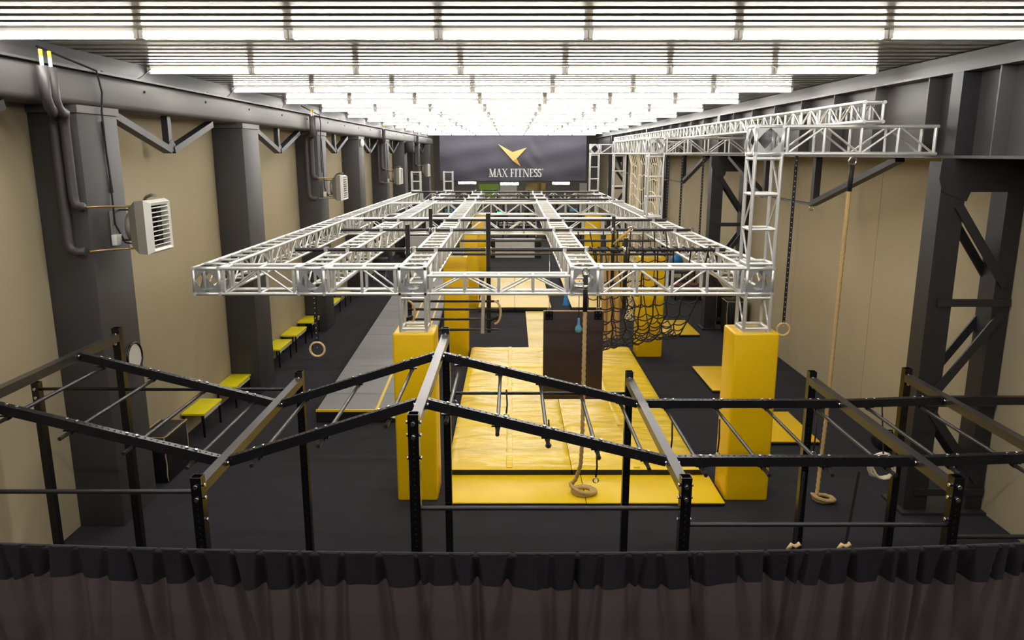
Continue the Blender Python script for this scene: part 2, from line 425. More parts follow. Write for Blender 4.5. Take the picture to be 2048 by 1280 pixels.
for y, nm in zip(LAT, ln):
    t = thing('lattice_column', 'dark steel lattice column of two legs ' + nm, 'column', (6.1, y, 0), 'lattice columns under the girder')
    for x0, x1 in ((5.52, 5.80), (6.38, 6.57)):
        b = MB(); b.box((x0, y - .17, 0), (x1, y - .145, 4.8)); b.box((x0, y + .145, 0), (x1, y + .17, 4.8)); b.box(((x0 + x1) / 2 - .01, y - .145, 0), ((x0 + x1) / 2 + .01, y + .145, 4.8))
        b.box((x0 - .04, y - .17, 0), (x0, y + .17, 4.8))
        build('leg', b, 'steel_dark', t)
    b = MB(); b.prism([(5.45, y - .18, 4.84), (6.57, y - .18, 4.84), (6.57, y - .18, 4.42), (5.86, y - .18, 4.42), (5.82, y - .18, 4.3), (5.5, y - .18, 4.42), (5.44, y - .18, 4.6)], (0, .02, 0))
    build('head_plate', b, 'steel_dark', t)
    for sy in (-.19, .15):
        for zt, zb, fl in ((4.25, 3.2, 0), (1.75, 2.82, 0), (1.45, .45, 0)):
            bar('diagonal', (5.72, y + sy, zt), (6.46, y + sy, zb), .11, .03, 'steel_dark', t, up=(0, 1, 0))
    for z in (2.98, 1.6, .3):
        bar('strut', (5.6, y - .19, z), (6.56, y - .19, z), .03, .1, 'steel_dark', t)
    box('base_plate', (5.4, y - .3, 0), (6.57, y + .3, .04), 'steel_dark', t)
tn = ['over the climbing rope', 'beside the white net', 'closest to the banner']
for k, nm in enumerate(tn):
    d = 11.3 * k
    t = thing('girder_brace', 'dark steel trestle brace hanging under the girder ' + nm, 'brace', (5.75, 16 + d, 3.9), 'girder braces')
    bar('arm', (5.75, 11.5 + d, 4.82), (5.75, 14.65 + d, 3.96), .14, .09, 'steel_dark', t)
    bar('arm', (5.75, 20.4 + d, 4.82), (5.75, 17.5 + d, 3.96), .14, .09, 'steel_dark', t)
    bar('tie', (5.75, 14.6 + d, 3.95), (5.75, 17.55 + d, 3.95), .14, .03, 'girder_grey', t)
    for y in (14.65 + d, 17.5 + d):
        bar('post', (5.78, y, 3.96), (5.78, y, 4.84), .12, .14, 'steel_dark', t)
    b = MB(); b.sweep(circle((5.75, 14.68 + d, 3.88), .045, 12, 'Y'), .012, 5, closed=True); build('eye_ring', b, 'bolt_zinc', t)

# ------------------------------------------------------------------ truss work
RT = .026
def truss(label, p, q, size, ladder, group, r=RT, bay=.46, fine=True, n=10):
    """square box truss from p to q. ladder: axis letter of the faces that carry rungs only ('Z' top/bottom, 'Y' or 'X')"""
    p, q = V(p), V(q); L = (q - p).length; d = (q - p) / L
    ax = {0: (V((0, 1, 0)), V((0, 0, 1)), 'Y', 'Z'), 1: (V((1, 0, 0)), V((0, 0, 1)), 'X', 'Z'), 2: (V((1, 0, 0)), V((0, 1, 0)), 'X', 'Y')}[max(range(3), key=lambda i: abs(d[i]))]
    a, c, an, cn = ax
    h = size / 2 - r
    t = thing('box_truss', label, 'truss', tuple((p + q) / 2 - V((0, 0, size / 2 if abs(d.z) < .5 else L / 2))), group)
    for s1 in (-1, 1):
        for s2 in (-1, 1):
            o = a * s1 * h + c * s2 * h
            tube('chord', p + o, q + o, r, 'aluminium', t, n)
    N = max(1, round(L / bay)); rr = r * .78; rd = r * .55
    lacing = MB(); flip = 0
    def member(nm, u, v_, rad):
        if fine: tube(nm, u, v_, rad, 'aluminium', t, 8)
        else: lacing.tube(u, v_, rad, 5, caps=False)
    e = .035
    for k in range(N + 1):
        pos = p + d * (e + (L - 2 * e) * k / N)
        rad = r * .9 if k in (0, N) else rr
        for s in (-1, 1):
            member('rung', pos + a * s * h - c * h, pos + a * s * h + c * h, rad)      # on faces a = const
            member('rung', pos + c * s * h - a * h, pos + c * s * h + a * h, rad)      # on faces c = const
        if k < N:
            nx = p + d * (e + (L - 2 * e) * (k + 1) / N)
            for s in (-1, 1):
                sg = 1 if k % 2 else -1
                if cn == ladder: member('diagonal', pos + a * s * h + c * h * sg, nx + a * s * h - c * h * sg, rd)
                else: member('diagonal', pos + c * s * h + a * h * sg, nx + c * s * h - a * h * sg, rd)
    if not fine:
        build('lacing', lacing, 'aluminium', t, kind='stuff')
    return t
def block(label, c, size, group, r=RT, cap=False, plates=True):
    t = thing('corner_block', label, 'truss block', (c[0], c[1], c[2] - size / 2), group)
    c = V(c); h = size / 2 - r
    b = MB()
    for i in range(3):
        for s1 in (-1, 1):
            for s2 in (-1, 1):
                u = [0, 0, 0]; u[(i + 1) % 3] = s1 * h; u[(i + 2) % 3] = s2 * h
                v0 = list(u); v1 = list(u); v0[i] = -size / 2; v1[i] = size / 2
                b.tube(c + V(v0), c + V(v1), r, 8)
    build('frame', b, 'aluminium', t)
    if plates:
        k = h - r * .3; g = .5 * k
        def mk():
            bb = MB()
            ang = [j * math.pi / 4 for j in range(8)]
            dia = [((.96 if j % 2 == 0 else .74) * k * math.cos(a_), (.96 if j % 2 == 0 else .74) * k * math.sin(a_)) for j, a_ in enumerate(ang)]
            out = [(k * round(math.cos(a_) * 1.2), k * round(math.sin(a_) * 1.2)) for a_ in ang]
            for z in (0, .008):
                o = len(bb.v)
                bb.v += [(x, y_, z) for x, y_ in dia] + [(x, y_, z) for x, y_ in out]
                fs = [(o + j, o + (j + 1) % 8, o + 8 + (j + 1) % 8, o + 8 + j) for j in range(8)]
                bb.f += fs; bb.sm += [False] * len(fs)
            return bb.mesh('plate')
        me = cached(('plate', round(size, 3)), 'plate_alu', mk)
        for ax in ((1, 0, 0), (-1, 0, 0), (0, 1, 0), (0, -1, 0), (0, 0, 1), (0, 0, -1)):
            q = V((0, 0, 1)).rotation_difference(V(ax)).to_matrix().to_4x4()
            link('face_plate', me, None, t, M.Translation(c + V(ax) * (h + r * .3)) @ q)
    if cap:
        for sx in (-1, 1):
            for sz in (-1, 1):
                tube('bolt_hole', c + V((sx * h, -size / 2 - .002, sz * h)), c + V((sx * h, -size / 2 - .006, sz * h)), .018, 'hole_black', t, 12)
    return t
TS = .4; ZT = 3.2       # truss size, centre height
YR = [10.4, 18.3, 24.2, 31.2]
LANE = {'A': [-4.15, -4.08, -4.0, -3.85], 'B': [-2.73, -2.68, -2.62, -2.55], 'C': [-1.35, -1.35, -1.35, -1.33], 'D': [1.0, 1.0, 1.0, 1.0], 'E': [3.38, 3.38, 3.36, 3.33]}
lane_nm = {'A': 'nearest the bench wall', 'B': 'second from the bench wall', 'C': 'on the pillars by the grey runway', 'D': 'above the yellow crash mats', 'E': 'toward the lattice columns'}
row_nm = ['front frame', 'second frame', 'third frame', 'last frame']
span_nm = ['front span', 'middle span', 'far span']
gl = 'lengthwise trusses of the obstacle rig'
for L_, xs in LANE.items():
    for r_ in range(4):
        block('silver truss block of the %s, lane %s' % (row_nm[r_], lane_nm[L_]), (xs[r_], YR[r_], ZT), TS, 'truss corner blocks', cap=(L_ == 'C' and r_ == 0), plates=(r_ < 3))
    for s in range(3):
        truss('silver box truss, %s of the lane %s' % (span_nm[s], lane_nm[L_]), (xs[s], YR[s] + TS / 2, ZT), (xs[s + 1], YR[s + 1] - TS / 2, ZT), TS, 'Z', gl, fine=(s == 0 and L_ in 'ABCDE'), n=10 if s == 0 else 8)
ks = list(LANE)
for r_ in range(4):
    for i in range(4):
        x0, x1 = LANE[ks[i]][r_] + TS / 2, LANE[ks[i + 1]][r_] - TS / 2
        nm = ['between bench-wall lane and its neighbour', 'reaching the runway pillar', 'over the crash mat middle', 'toward the lattice columns'][i]
        if i == 2 and r_ == 0:
            truss('slimmer silver box truss of the front frame over the crash mat middle', (x0, YR[0] - .02, ZT - .055), (x1, YR[0] - .02, ZT - .055), .29, 'Z', 'cross trusses of the obstacle rig', r=.024, bay=.47)
        else:
            truss('silver cross truss of the %s, %s' % (row_nm[r_], nm), (x0, YR[r_], ZT), (x1, YR[r_], ZT), TS, 'Z', 'cross trusses of the obstacle rig', fine=r_ < 2)
# legs and yellow pads
for L_, nm in (('C', 'beside the grey runway'), ('E', 'on the lattice-column side')):
    for r_ in range(4):
        x, y = LANE[L_][r_], YR[r_]
        truss('short truss leg over the yellow pillar %s, %s' % (nm, row_nm[r_]), (x, y, 2.5), (x, y, 3.0), TS, 'Y', 'truss legs', fine=r_ < 2, bay=.6)
        p = thing('padded_pillar', 'tall yellow padded pillar %s, %s' % (nm, row_nm[r_]), 'pillar', (x, y, 0), 'yellow padded pillars')
        hx = .29 if L_ == 'C' else .31
        rbox('pad', (x - hx, y - .25, 0), (x + hx, y + .33, 2.49), 'pad_yellow', p, bev=.035, seg=3)
        b = MB(); b.box((x - .2, y - .2, 2.488), (x + .2, y - .15, 2.5)); b.box((x - .2, y + .15, 2.488), (x + .2, y + .2, 2.5)); b.box((x - .2, y - .15, 2.488), (x - .15, y + .15, 2.5)); b.box((x + .15, y - .15, 2.488), (x + .2, y + .15, 2.5))
        build('collar', b, 'aluminium', p)
        box('seam', (x + hx - .003, y + .02, .02), (x + hx + .003, y + .028, 2.45), 'seam_tan', p)
# upper structure on the lattice column side
ZU = 5.07
for r_ in range(4):
    x, y = LANE['E'][r_], YR[r_]
    truss('silver truss tower rising from the %s toward the girder' % row_nm[r_], (x, y, 3.4), (x, y, ZU - TS / 2), TS, 'Y', 'upper truss towers', fine=r_ < 2, bay=.5)
    block('silver truss block on top of the tower, %s' % row_nm[r_], (x, y, ZU), TS, 'truss corner blocks', plates=True)
    truss('silver arm truss from tower top to girder, %s' % row_nm[r_], (x + TS / 2, y, ZU), (5.58, y, ZU), TS, 'Z', 'upper arm trusses', fine=r_ < 2)
truss('silver box truss between two tower tops, carrying the white net', (3.38, YR[1] + TS / 2, ZU), (3.36, YR[2] - TS / 2, ZU), TS, 'Z', 'upper arm trusses', fine=False)
truss('long slim silver truss lying on the upper arms below the lamps', (4.64, 10.05, ZU + TS / 2 + .15), (4.6, 34.0, ZU + TS / 2 + .17), .29, 'Z', 'upper arm trusses', r=.024, fine=True, bay=.36)
for L_, nm in (('A', 'nearest the bench wall'), ('B', 'of the second lane')):
    x = LANE[L_][3]
    truss('short upright truss stub on the last frame, lane ' + nm, (x, YR[3], 3.4), (x, YR[3], 4.2), TS, 'Y', 'truss stubs', fine=False)

# ------------------------------------------------------------------ pipes on the trusses
def clamp(x, y, z, parent):
    b = MB(); b.box((x - .03, y - .04, z - .04), (x + .03, y + .04, z + .045)); b.tube((x, y - .055, z + .02), (x, y + .055, z + .02), .012, 6)
    build('clamp', b, 'bolt_zinc', parent)
pp = [(11.85, -3.38, 3.34, 3.43, 'carrying the black net'), (15.0, -3.35, 3.58, 3.43, 'second from the front frame'), (17.3, -3.35, 3.51, 3.43, 'in front of the second frame'),
      (25.2, -2.7, 3.4, 3.43, 'just behind the third frame'), (27.4, -2.7, 3.4, 3.43, 'in the middle of the far span'), (30.0, -3.9, 3.4, 3.43, 'before the last frame')]
for y, x0, x1, z, nm in pp:
    t = thing('cross_pipe', 'dark steel pipe laid across the truss tops ' + nm, 'pipe', ((x0 + x1) / 2, y, z - .03), 'pipes across the rig')
    tube('pipe', (x0, y, z), (x1, y, z), .03, 'pipe_dark', t, 10)
    for k in ks[1:]:
        xx = LANE[k][0]
        for s in (-.17, .17):
            if x0 < xx + s < x1: clamp(xx + s, y, z, t)
for y, x0, x1, nm in ((14.85, -1.2, 3.2, 'second from the front frame'), (17.2, -1.2, 3.5, 'in front of the second frame')):
    t = thing('under_pipe', 'dark steel pipe slung under the trusses ' + nm, 'pipe', (1, y, 2.94), 'pipes across the rig')
    tube('pipe', (x0, y, 2.97), (x1, y, 2.97), .028, 'pipe_dark', t, 10)
    for xx in (-1.18, .83, 1.17, 3.18): clamp(xx, y, 2.985, t)
# hanging ladder at the first pipe
t = thing('hanging_ladder', 'black ladder of pipes hanging under the first cross pipe', 'ladder', (-.95, 11.8, 2.1))
for x, z1, z0 in ((-.36, 4.0, 2.12), (-1.61, 3.83, 2.35)):
    tube('upright', (x, 11.79, z0), (x, 11.79, z1), .036, 'pipe_dark', t, 10)
    tube('coupler', (x, 11.82, 3.36), (x, 11.82, 3.47), .055, 'bolt_zinc', t, 10)
for z in (2.83, 2.63, 2.5, 2.34, 2.17):
    tube('rung', (-1.62, 11.74, z), (-.2, 11.74, z), .02, 'black_steel', t, 8)
tube('side_tube', (-.44, 11.72, 2.75), (-.46, 11.72, 2.12), .03, 'aluminium', t, 8)
for x in (-.27, -1.62):
    b = MB(); b.sweep([(x + .1 * math.sin(a), 11.7 - .03 * math.cos(a), 2.46 + .19 * math.cos(a)) for a in [math.pi * k / 10 for k in range(11)]], .018, 8)
    build('curved_grip', b, 'wood_ring', t)
    tube('hub', (x - .06, 11.72, 2.32), (x + .06, 11.72, 2.4), .03, 'black_steel', t, 8)
for x, y, z0, z1, nm in ((-1.58, 14.94, 2.4, 3.85, 'over the runway pillars'), (2.0, 14.94, 2.3, 3.7, 'over the crash mat edge'), (1.78, 11.79, 2.5, 3.62, 'beside the black net')):
    t = thing('upright_pipe', 'short vertical dark pipe clamped to a cross pipe ' + nm, 'pipe', (x, y, z0), 'upright pipes')
    tube('pipe', (x, y, z0), (x, y, z1), .035, 'pipe_dark', t, 10)
    tube('coupler', (x, y + .02, 3.37), (x, y + .02, 3.48), .055, 'bolt_zinc', t, 10)

# ------------------------------------------------------------------ mats
def slab_mat(name, label, a, b_, top, parent_kind, group=None, th_top=.02, bev=.015, cat='mat', rot=0):
    t = thing(name, label, cat, ((a[0] + b_[0]) / 2, (a[1] + b_[1]) / 2, 0), group)
    rbox('base', (a[0], a[1], 0), (b_[0], b_[1], b_[2] - th_top), 'vinyl_black', t, bev=bev, rot=rot)
    rbox('cover', (a[0], a[1], b_[2] - th_top - .001), (b_[0], b_[1], b_[2]), top, t, bev=.006, rot=rot)
    return t
slab_mat('flat_mat', 'thin yellow floor mat under the coiled rope, wider piece', (-.93, 9.98), (1.06, 10.94, .06), 'flat_yellow', None, 'front flat mats')
slab_mat('flat_mat', 'thin yellow floor mat beside the pillar on the lattice-column side', (1.068, 9.98), (3.03, 10.94, .06), 'flat_yellow', None, 'front flat mats')
# crash mats with a crumpled cover: three across, four deep
random.seed(3)
def crumple(name, x0, x1, y0, y1, z0, z1, parent, material, amp=.012):
    nx, ny = max(2, int((x1 - x0) / .06)), max(2, int((y1 - y0) / .045)); b = MB()
    ph = [random.uniform(0, 6.28) for _ in range(8)]
    def hgt(u, v):
        x = u * (x1 - x0); y = v * (y1 - y0)
        e = min(1, min(u, 1 - u) * 14) * min(1, min(v, 1 - v) * 14)
        w = (math.sin(13 * y + 2.2 * math.sin(3 * x + ph[0]) + ph[1]) * .5 + math.sin(23 * y + 3 * x + 1.5 * math.sin(5 * x + ph[2]) + ph[3]) * .35 + math.sin(7 * x + 5 * y + ph[4]) * .3)
        near = .5 + .5 * max(abs(2 * u - 1), abs(2 * v - 1))
        edge = min(u, 1 - u, v, 1 - v)
        return z1 - .03 * (1 - min(1, edge * 22)) ** 2 + amp * w * near * min(1, edge * 30)
    vs_ = [(x0 + (x1 - x0) * i / nx, y0 + (y1 - y0) * j / ny, hgt(i / nx, j / ny)) for j in range(ny + 1) for i in range(nx + 1)]
    fs = [(j * (nx + 1) + i, j * (nx + 1) + i + 1, (j + 1) * (nx + 1) + i + 1, (j + 1) * (nx + 1) + i) for j in range(ny) for i in range(nx)]
    b.add(vs_, fs, True)
    build(name, b, material, parent)
xs_ = [-1.0, .93, 2.95]
ysm = [10.95, 12.83, 14.72, 16.6, 18.5]
cn_ = ['on the grey runway side', 'on the lattice column side']
rn_ = ['front row', 'second row', 'third row', 'last row']
for j in range(4):
    for i in range(2):
        a0, a1, b0, b1 = xs_[i] + .004, xs_[i + 1] - .004, ysm[j] + .004, ysm[j + 1] - .004
        t = thing('crash_mat', 'thick yellow crash mat %s, %s' % (cn_[i], rn_[j]), 'mat', ((a0 + a1) / 2, (b0 + b1) / 2, 0), 'yellow crash mats')
        rbox('base', (a0, b0, 0), (a1, b1, .135), 'vinyl_black', t, bev=.02)
        crumple('cover', a0, a1, b0, b1, .13, .165, t, 'mat_yellow', .016)
        x = a0 + .5 * (a1 - a0)
        rbox('join_strip', (x - .05, b0 + .03, .15), (x + .05, b1 - .03, .172), 'mat_yellow', t)
# pale far mats
for i, (x0, x1) in enumerate(((-1.05, .1), (.11, 1.25), (1.9, 2.95))):
    for j in range(3):
        y0, y1 = 23.5 + 2.4 * j, 23.5 + 2.4 * (j + 1) - .01
        slab_mat('landing_mat', 'pale yellow landing mat beyond the crash mats, %s, %s' % (['runway side lane', 'middle lane', 'lane past the gap'][i], rn_[j]), (x0, y0), (x1, y1, .17), 'far_yellow', None, 'pale landing mats')
for j in range(4):
    slab_mat('strip_mat', 'pale cream strip mat on the dark carpet, piece %s' % ['touching the crash mats', 'second from the crash mats', 'third from the crash mats', 'touching the landing mats'][j], (.44, 18.56 + 1.22 * j), (1.42, 18.56 + 1.22 * j + 1.21, .05), 'far_yellow', None, 'cream strip mats')
slab_mat('floor_mat', 'yellow floor mat behind the front pillar, near the wall panels', (4.2, 15.2), (5.1, 17.05, .07), 'pad_yellow', None, 'yellow mats by the panel wall')
slab_mat('floor_mat', 'yellow floor mat under the far rail, beside the climbing rope', (4.35, 12.3), (5.3, 13.85, .07), 'pad_yellow', None, 'yellow mats by the panel wall')
slab_mat('floor_mat', 'yellow floor mat with rounded corner beneath the black net', (4.2, 20.2), (5.15, 22.05, .07), 'pad_yellow', None, 'yellow mats by the panel wall')
# grey runway (slightly askew)
t = thing('runway_mat', 'long grey tumbling runway with yellow lines beside the pillars', 'mat', (-2.7, 21, 0))
def runx(y, off): return -3.63 - .033 * (y - 13.42) + off
def runstrip(name, o0, o1, y0, y1, z0, z1, m_):
    b = MB(); A = [(runx(y0, o0), y0), (runx(y0, o1), y0), (runx(y1, o1), y1), (runx(y1, o0), y1)]
    b.prism([(x, y, z0) for x, y in A], (0, 0, z1 - z0)); build(name, b, m_, t)
runstrip('base', 0, 1.85, 13.42, 30.5, 0, .22, 'vinyl_black')
for k in range(17):
    y0 = 13.42 + k; runstrip('top_panel', .02, 1.83, y0 + .008 + (.03 if k == 0 else 0), min(30.5, y0 + .995), .215, .252, 'track_grey')
runstrip('front_edge', 0, 1.85, 13.41, 13.45, .215, .255, 'flat_yellow')
runstrip('line', 1.1, 1.15, 13.46, 30.5, .252, .255, 'flat_yellow')
runstrip('line', 1.6, 1.65, 13.46, 30.5, .252, .255, 'flat_yellow')

# ------------------------------------------------------------------ benches and padded boxes
bn = ['closest to the black padded box', 'against the column after the first pair', 'just past the second column', 'in the middle of the second bay', 'touching the column of the second heater', 'past the column of the second heater', 'farthest down the wall']
for (y0, y1), nm in zip(((12.63, 13.49), (14.22, 15.1), (17.1, 18.1), (18.5, 19.5), (20.02, 20.88), (22.65, 23.6), (24.3, 25.2)), bn):
    t = thing('bench', 'yellow topped bench with thin black legs ' + nm, 'bench', (-5.6, (y0 + y1) / 2, 0), 'yellow benches along the wall')
    rbox('seat', (-5.79, y0, .41), (-5.38, y1, .455), 'lemon', t, bev=.015)
    bar('apron', (-5.4, y0 + .06, .385), (-5.4, y1 - .06, .385), .02, .05, 'panel_white', t)
    for x in (-5.76, -5.42):
        for y in (y0 + .05, y1 - .05):
            bar('leg', (x, y, 0), (x, y, .41), .03, .03, 'black_steel', t)
def padded_box(label, a, b_):
    t = thing('padded_box', label, 'box', ((a[0] + b_[0]) / 2, (a[1] + b_[1]) / 2, 0), 'black padded boxes')
    rbox('body', a, b_, 'vinyl_black', t, bev=.05, seg=3)
    b = MB(); e = .012
    (x0, y0, z0), (x1, y1, z1) = a, b_
    for P in (((x0, y0), (x1, y0)), ((x1, y0), (x1, y1)), ((x0, y1), (x1, y1)), ((x0, y0), (x0, y1))):
        n = 9; b.sweep([(P[0][0] + (P[1][0] - P[0][0]) * k / n, P[0][1] + (P[1][1] - P[0][1]) * k / n, z1 - e + random.uniform(-.006, .006)) for k in range(n + 1)], .009, 5)
    for x, y in ((x0, y0), (x1, y0), (x1, y1)):
        b.sweep([(x + (e if x == x0 else -e) + random.uniform(-.008, .008), y + (e if y == y0 else -e), z0 + .03 + (z1 - z0 - .05) * k / 7) for k in range(8)], .009, 5)
    build('seam', b, 'seam_tan', t)
padded_box('black padded jump box with tan seams next to the first bench', (-5.62, 10.75, 0), (-5.2, 11.55, .75))
padded_box('black padded jump box just behind the lattice column', (5.95, 21.65, 0), (6.5, 22.3, .9))
padded_box('black padded jump box just in front of the lattice column', (5.9, 20.38, 0), (6.48, 20.98, .95))

# ------------------------------------------------------------------ hanging gear
def rope(name, label, pts, r, coil_c, coil_r, turns, sleeve):
    t = thing(name, label, 'rope', (coil_c[0], coil_c[1], coil_c[2]), 'climbing ropes')
    P = []
    pts = [V(p) for p in pts]
    for u, v_ in zip(pts[:-1], pts[1:]):
        n = max(2, int((v_ - u).length / .02))
        P += [u + (v_ - u) * (k / n) for k in range(n)]
    end = pts[-1]
    nn = int(turns * 30); a0 = math.atan2(end.y - coil_c[1], end.x - coil_c[0])
    for k in range(nn):
        a = a0 + 2 * math.pi * k / 30; rr = coil_r * (1 - .42 * k / nn)
        z = coil_c[2] + r * (1.1 + (.8 if k < 18 else 0) * (1 - k / 18 if k < 18 else 0)) + (end.z - coil_c[2]) * max(0, 1 - k / 14)
        P.append(V((coil_c[0] + rr * math.cos(a), coil_c[1] + rr * math.sin(a), z)))
    b = MB(); b.sweep(P, r, 12, twist=25, lobes=3, depth=.24); build('strands', b, 'rope_tan', t)
    b = MB(); b.sweep([sleeve[0], sleeve[1]], r * 1.25, 10); build('black_sleeve', b, 'strap_black', t)
    b = MB(); b.sweep(circle(V(sleeve[0]) + V((0, 0, .05)), .05, 14, 'Y'), .012, 6, closed=True); build('shackle', b, 'bolt_zinc', t)
    return t
rope('climbing_rope', 'thick tan rope from the front truss, coiled on the yellow mat', [(1.0, 10.12, 2.85), (1.0, 10.12, 1.6), (1.0, 10.14, .9), (.99, 10.18, .55), (.93, 10.24, .3), (.86, 10.33, .16)], .026, (1.05, 10.3, .06), .19, 2.6, ((1.0, 10.12, 3.3), (1.0, 10.12, 2.8)))
rope('climbing_rope', 'long tan rope from the upper arm, coiled on the dark carpet', [(4.56, 10.4, 4.42), (4.54, 10.38, 3.0), (4.52, 10.36, 1.2), (4.47, 10.3, .4), (4.42, 10.2, .12), (4.36, 10.16, .06)], .026, (4.5, 10.17, 0), .17, 1.5, ((4.57, 10.4, 4.75), (4.56, 10.4, 4.4)))
b = MB(); b.tube((.85, 10.13, 3.14), (1.04, 10.13, 3.14), .03, 10)
t = thing('rope_anchor', 'steel anchor bar in the front truss block above the tan rope', 'anchor', (.95, 10.13, 3.1)); build('bar', b, 'bolt_zinc', t); sphere('knob', (1.0, 10.12, 3.14), .045, 'bolt_zinc', t)
def gym_ring(label, top, c, R, y):
    t = thing('gym_ring', label, 'gym ring', (c[0], y, c[1] - R), 'wooden gym rings')
    b = MB(); b.sweep(circle((c[0], y, c[1]), R - .015, 32, 'Y'), .0155, 10, closed=True); build('ring', b, 'wood_ring', t)
    b = MB(); b.beam((top[0], y, top[1]), (c[0], y, c[1] + R - .03), .04, .006, up=(0, 1, 0)); b.beam((top[0] + .012, y + .02, top[1]), (c[0] + .004, y + .015, c[1] + R - .03), .04, .006, up=(0, 1, 0))
    build('strap', b, 'strap_black', t)
    b = MB()
    n = int((top[1] - c[1]) / .07)
    for k in range(n):
        z = top[1] - .06 - k * .07; f = (top[1] - z) / (top[1] - c[1]); b.disc((top[0] + (c[0] - top[0]) * f, y - .005, z), (0, -1, 0), .006)
    build('stitches', b, 'white_paint', t, kind='stuff')
gym_ring('wooden gym ring on a black strap from the front truss, bench-wall side', (-2.7, 3.03), (-2.695, 2.245), .115, 10.22)
gym_ring('wooden gym ring on a long strap from the upper arm truss', (3.87, 4.87), (3.87, 2.45), .105, 10.55)
for x, z, nm in ((3.7, 3.3, 'closest to the tower'), (4.03, 3.1, 'second from the tower'), (4.52, 2.95, 'farthest from the tower')):
    gym_ring('wooden ring on dark strap from the second upper arm, ' + nm, (x, 4.85), (x, z - .3), .115, 18.3)
# brown hanging panel
t = thing('hanging_board', 'dark brown board hung from the rig over the crash mats', 'board', (1.0, 11.9, .98))
rbox('board', (.51, 11.85, .98), (1.47, 11.89, 2.44), 'panel_brown', t, bev=.004)
box('edge_strip', (.51, 11.848, 2.44), (1.47, 11.892, 2.452), 'seam_tan', t)
for x in (.6, 1.38):
    box('hanger_plate', (x - .06, 11.84, 2.31), (x + .06, 11.85, 2.45), 'black_steel', t)
    for dx in (-.03, .03):
        for z in (2.34, 2.42): tube('rivet', (x + dx, 11.835, z), (x + dx, 11.842, z), .009, 'bolt_zinc', t, 8)
    b = MB(); b.tube((x, 11.86, 2.45), (x, 11.86, 3.4), .006, 5); b.sweep(circle((x, 11.86, 2.48), .025, 10, 'Y'), .007, 5, closed=True); build('chain', b, 'bolt_zinc', t)
def cone_grip(label, x, y, z, kind):
    t = thing('hanging_grip', label, 'grip', (x, y, z), 'blue hanging grips')
    prof = [(0, 0), (.045, .005), (.06, .04), (.05, .08), (.022, .12), (.018, .2), (.014, .23), (0, .235)] if kind == 'bulb' else [(0, 0), (.065, .005), (.065, .02), (.02, .26), (0, .265)]
    build('grip', spin((x, y, z), prof), 'grip_blue' if kind == 'bulb' else 'ball_blue', t)
    b = MB(); b.tube((x, y, z + .23), (x, y, 2.98), .006, 5); build('cord', b, 'strap_black', t)
cone_grip('light blue bulb shaped grip on a cord before the brown board', 1.05, 11.6, 2.16, 'bulb')
cone_grip('blue cone shaped grip hanging behind the brown board', 1.08, 14.8, 1.95, 'cone')
# black cargo net (U shaped, between two cross pipes)
def net_line(b, P, r, n=5): b.sweep(P, r, n, caps=False)
t = thing('cargo_net', 'black cargo net sagging between two cross pipes', 'net', (2.2, 13.4, 1.4))
nu, nv = 8, 18
def netp(i, j):
    v_ = j / nv; u = i / (nu - 1)
    yy = 11.85 + 3.1 * v_; sag = 1 - (2 * v_ - 1) ** 2
    depth = sag ** .75 * (1.93 - .25 * u)
    x0, x1 = 1.32 + .25 * sag, 3.06 - .12 * sag
    return V((x0 + (x1 - x0) * u + .03 * math.sin(3 * j + i), yy + .02 * math.sin(5 * i + j), 3.4 - depth + .03 * math.sin(i * 2.1 + j * 1.3) * sag))
for i in range(nu):
    b = MB(); net_line(b, [netp(i, j) for j in range(nv + 1)], .0125); build('length_rope', b, 'strap_black', t)
for j in range(1, nv):
    b = MB(); P = []
    for i in range(nu - 1):
        p, q = netp(i, j), netp(i + 1, j)
        for k in range(4):
            P.append(p + (q - p) * k / 4 - V((0, 0, .05 * math.sin(math.pi * k / 4))))
    P.append(netp(nu - 1, j)); net_line(b, P, .0115); build('cross_rope', b, 'strap_black', t)
b = MB(); P = []
for k in range(180):
    a = k / 180; P.append((1.2 + 2.0 * a, 11.85 + .042 * math.cos(a * 2 * math.pi * 15), 3.43 + .042 * math.sin(a * 2 * math.pi * 15)))
net_line(b, P, .009); build('lashing', b, 'strap_black', t)
# white climbing net hanging under the upper truss
t = thing('climbing_net', 'tall white rope net hanging under the upper truss', 'net', (3.58, 21, .9))
ncol = 25
def wp(i, z): return V(((3.57 if z > 4.8 else 3.66) + .02 * math.sin(i * .9 + z), 18.7 + 5.15 * i / (ncol - 1), z))
for i in range(ncol):
    b = MB(); net_line(b, [wp(i, 4.885 - k * .33) for k in range(13)], .0125); build('upright_rope', b, 'rope_white', t)
for k in range(12):
    z = 4.6 - .33 * k; b = MB()
    net_line(b, [wp(i, z + .07 * math.sin(i * .55 + k) + .05 * math.sin(i * 1.3) + (.25 * (1 - i / 3) if i < 3 else 0)) for i in range(ncol)], .0145); build('cross_rope', b, 'rope_white', t)
b = MB()
for q in range(9):
    cx, cy = 2.98 + random.uniform(-.08, .08), 18.75 + random.uniform(-.08, .08)
    net_line(b, [(cx + .07 * math.sin(k * 1.1 + q), cy + .07 * math.cos(k * 1.4 + 2 * q), 2.6 - k * .07) for k in range(27)], .011)
tag(build('bunched_net', b, 'rope_white'), 'bunched white rope net hanging behind the black cargo net', 'net', kind='stuff')
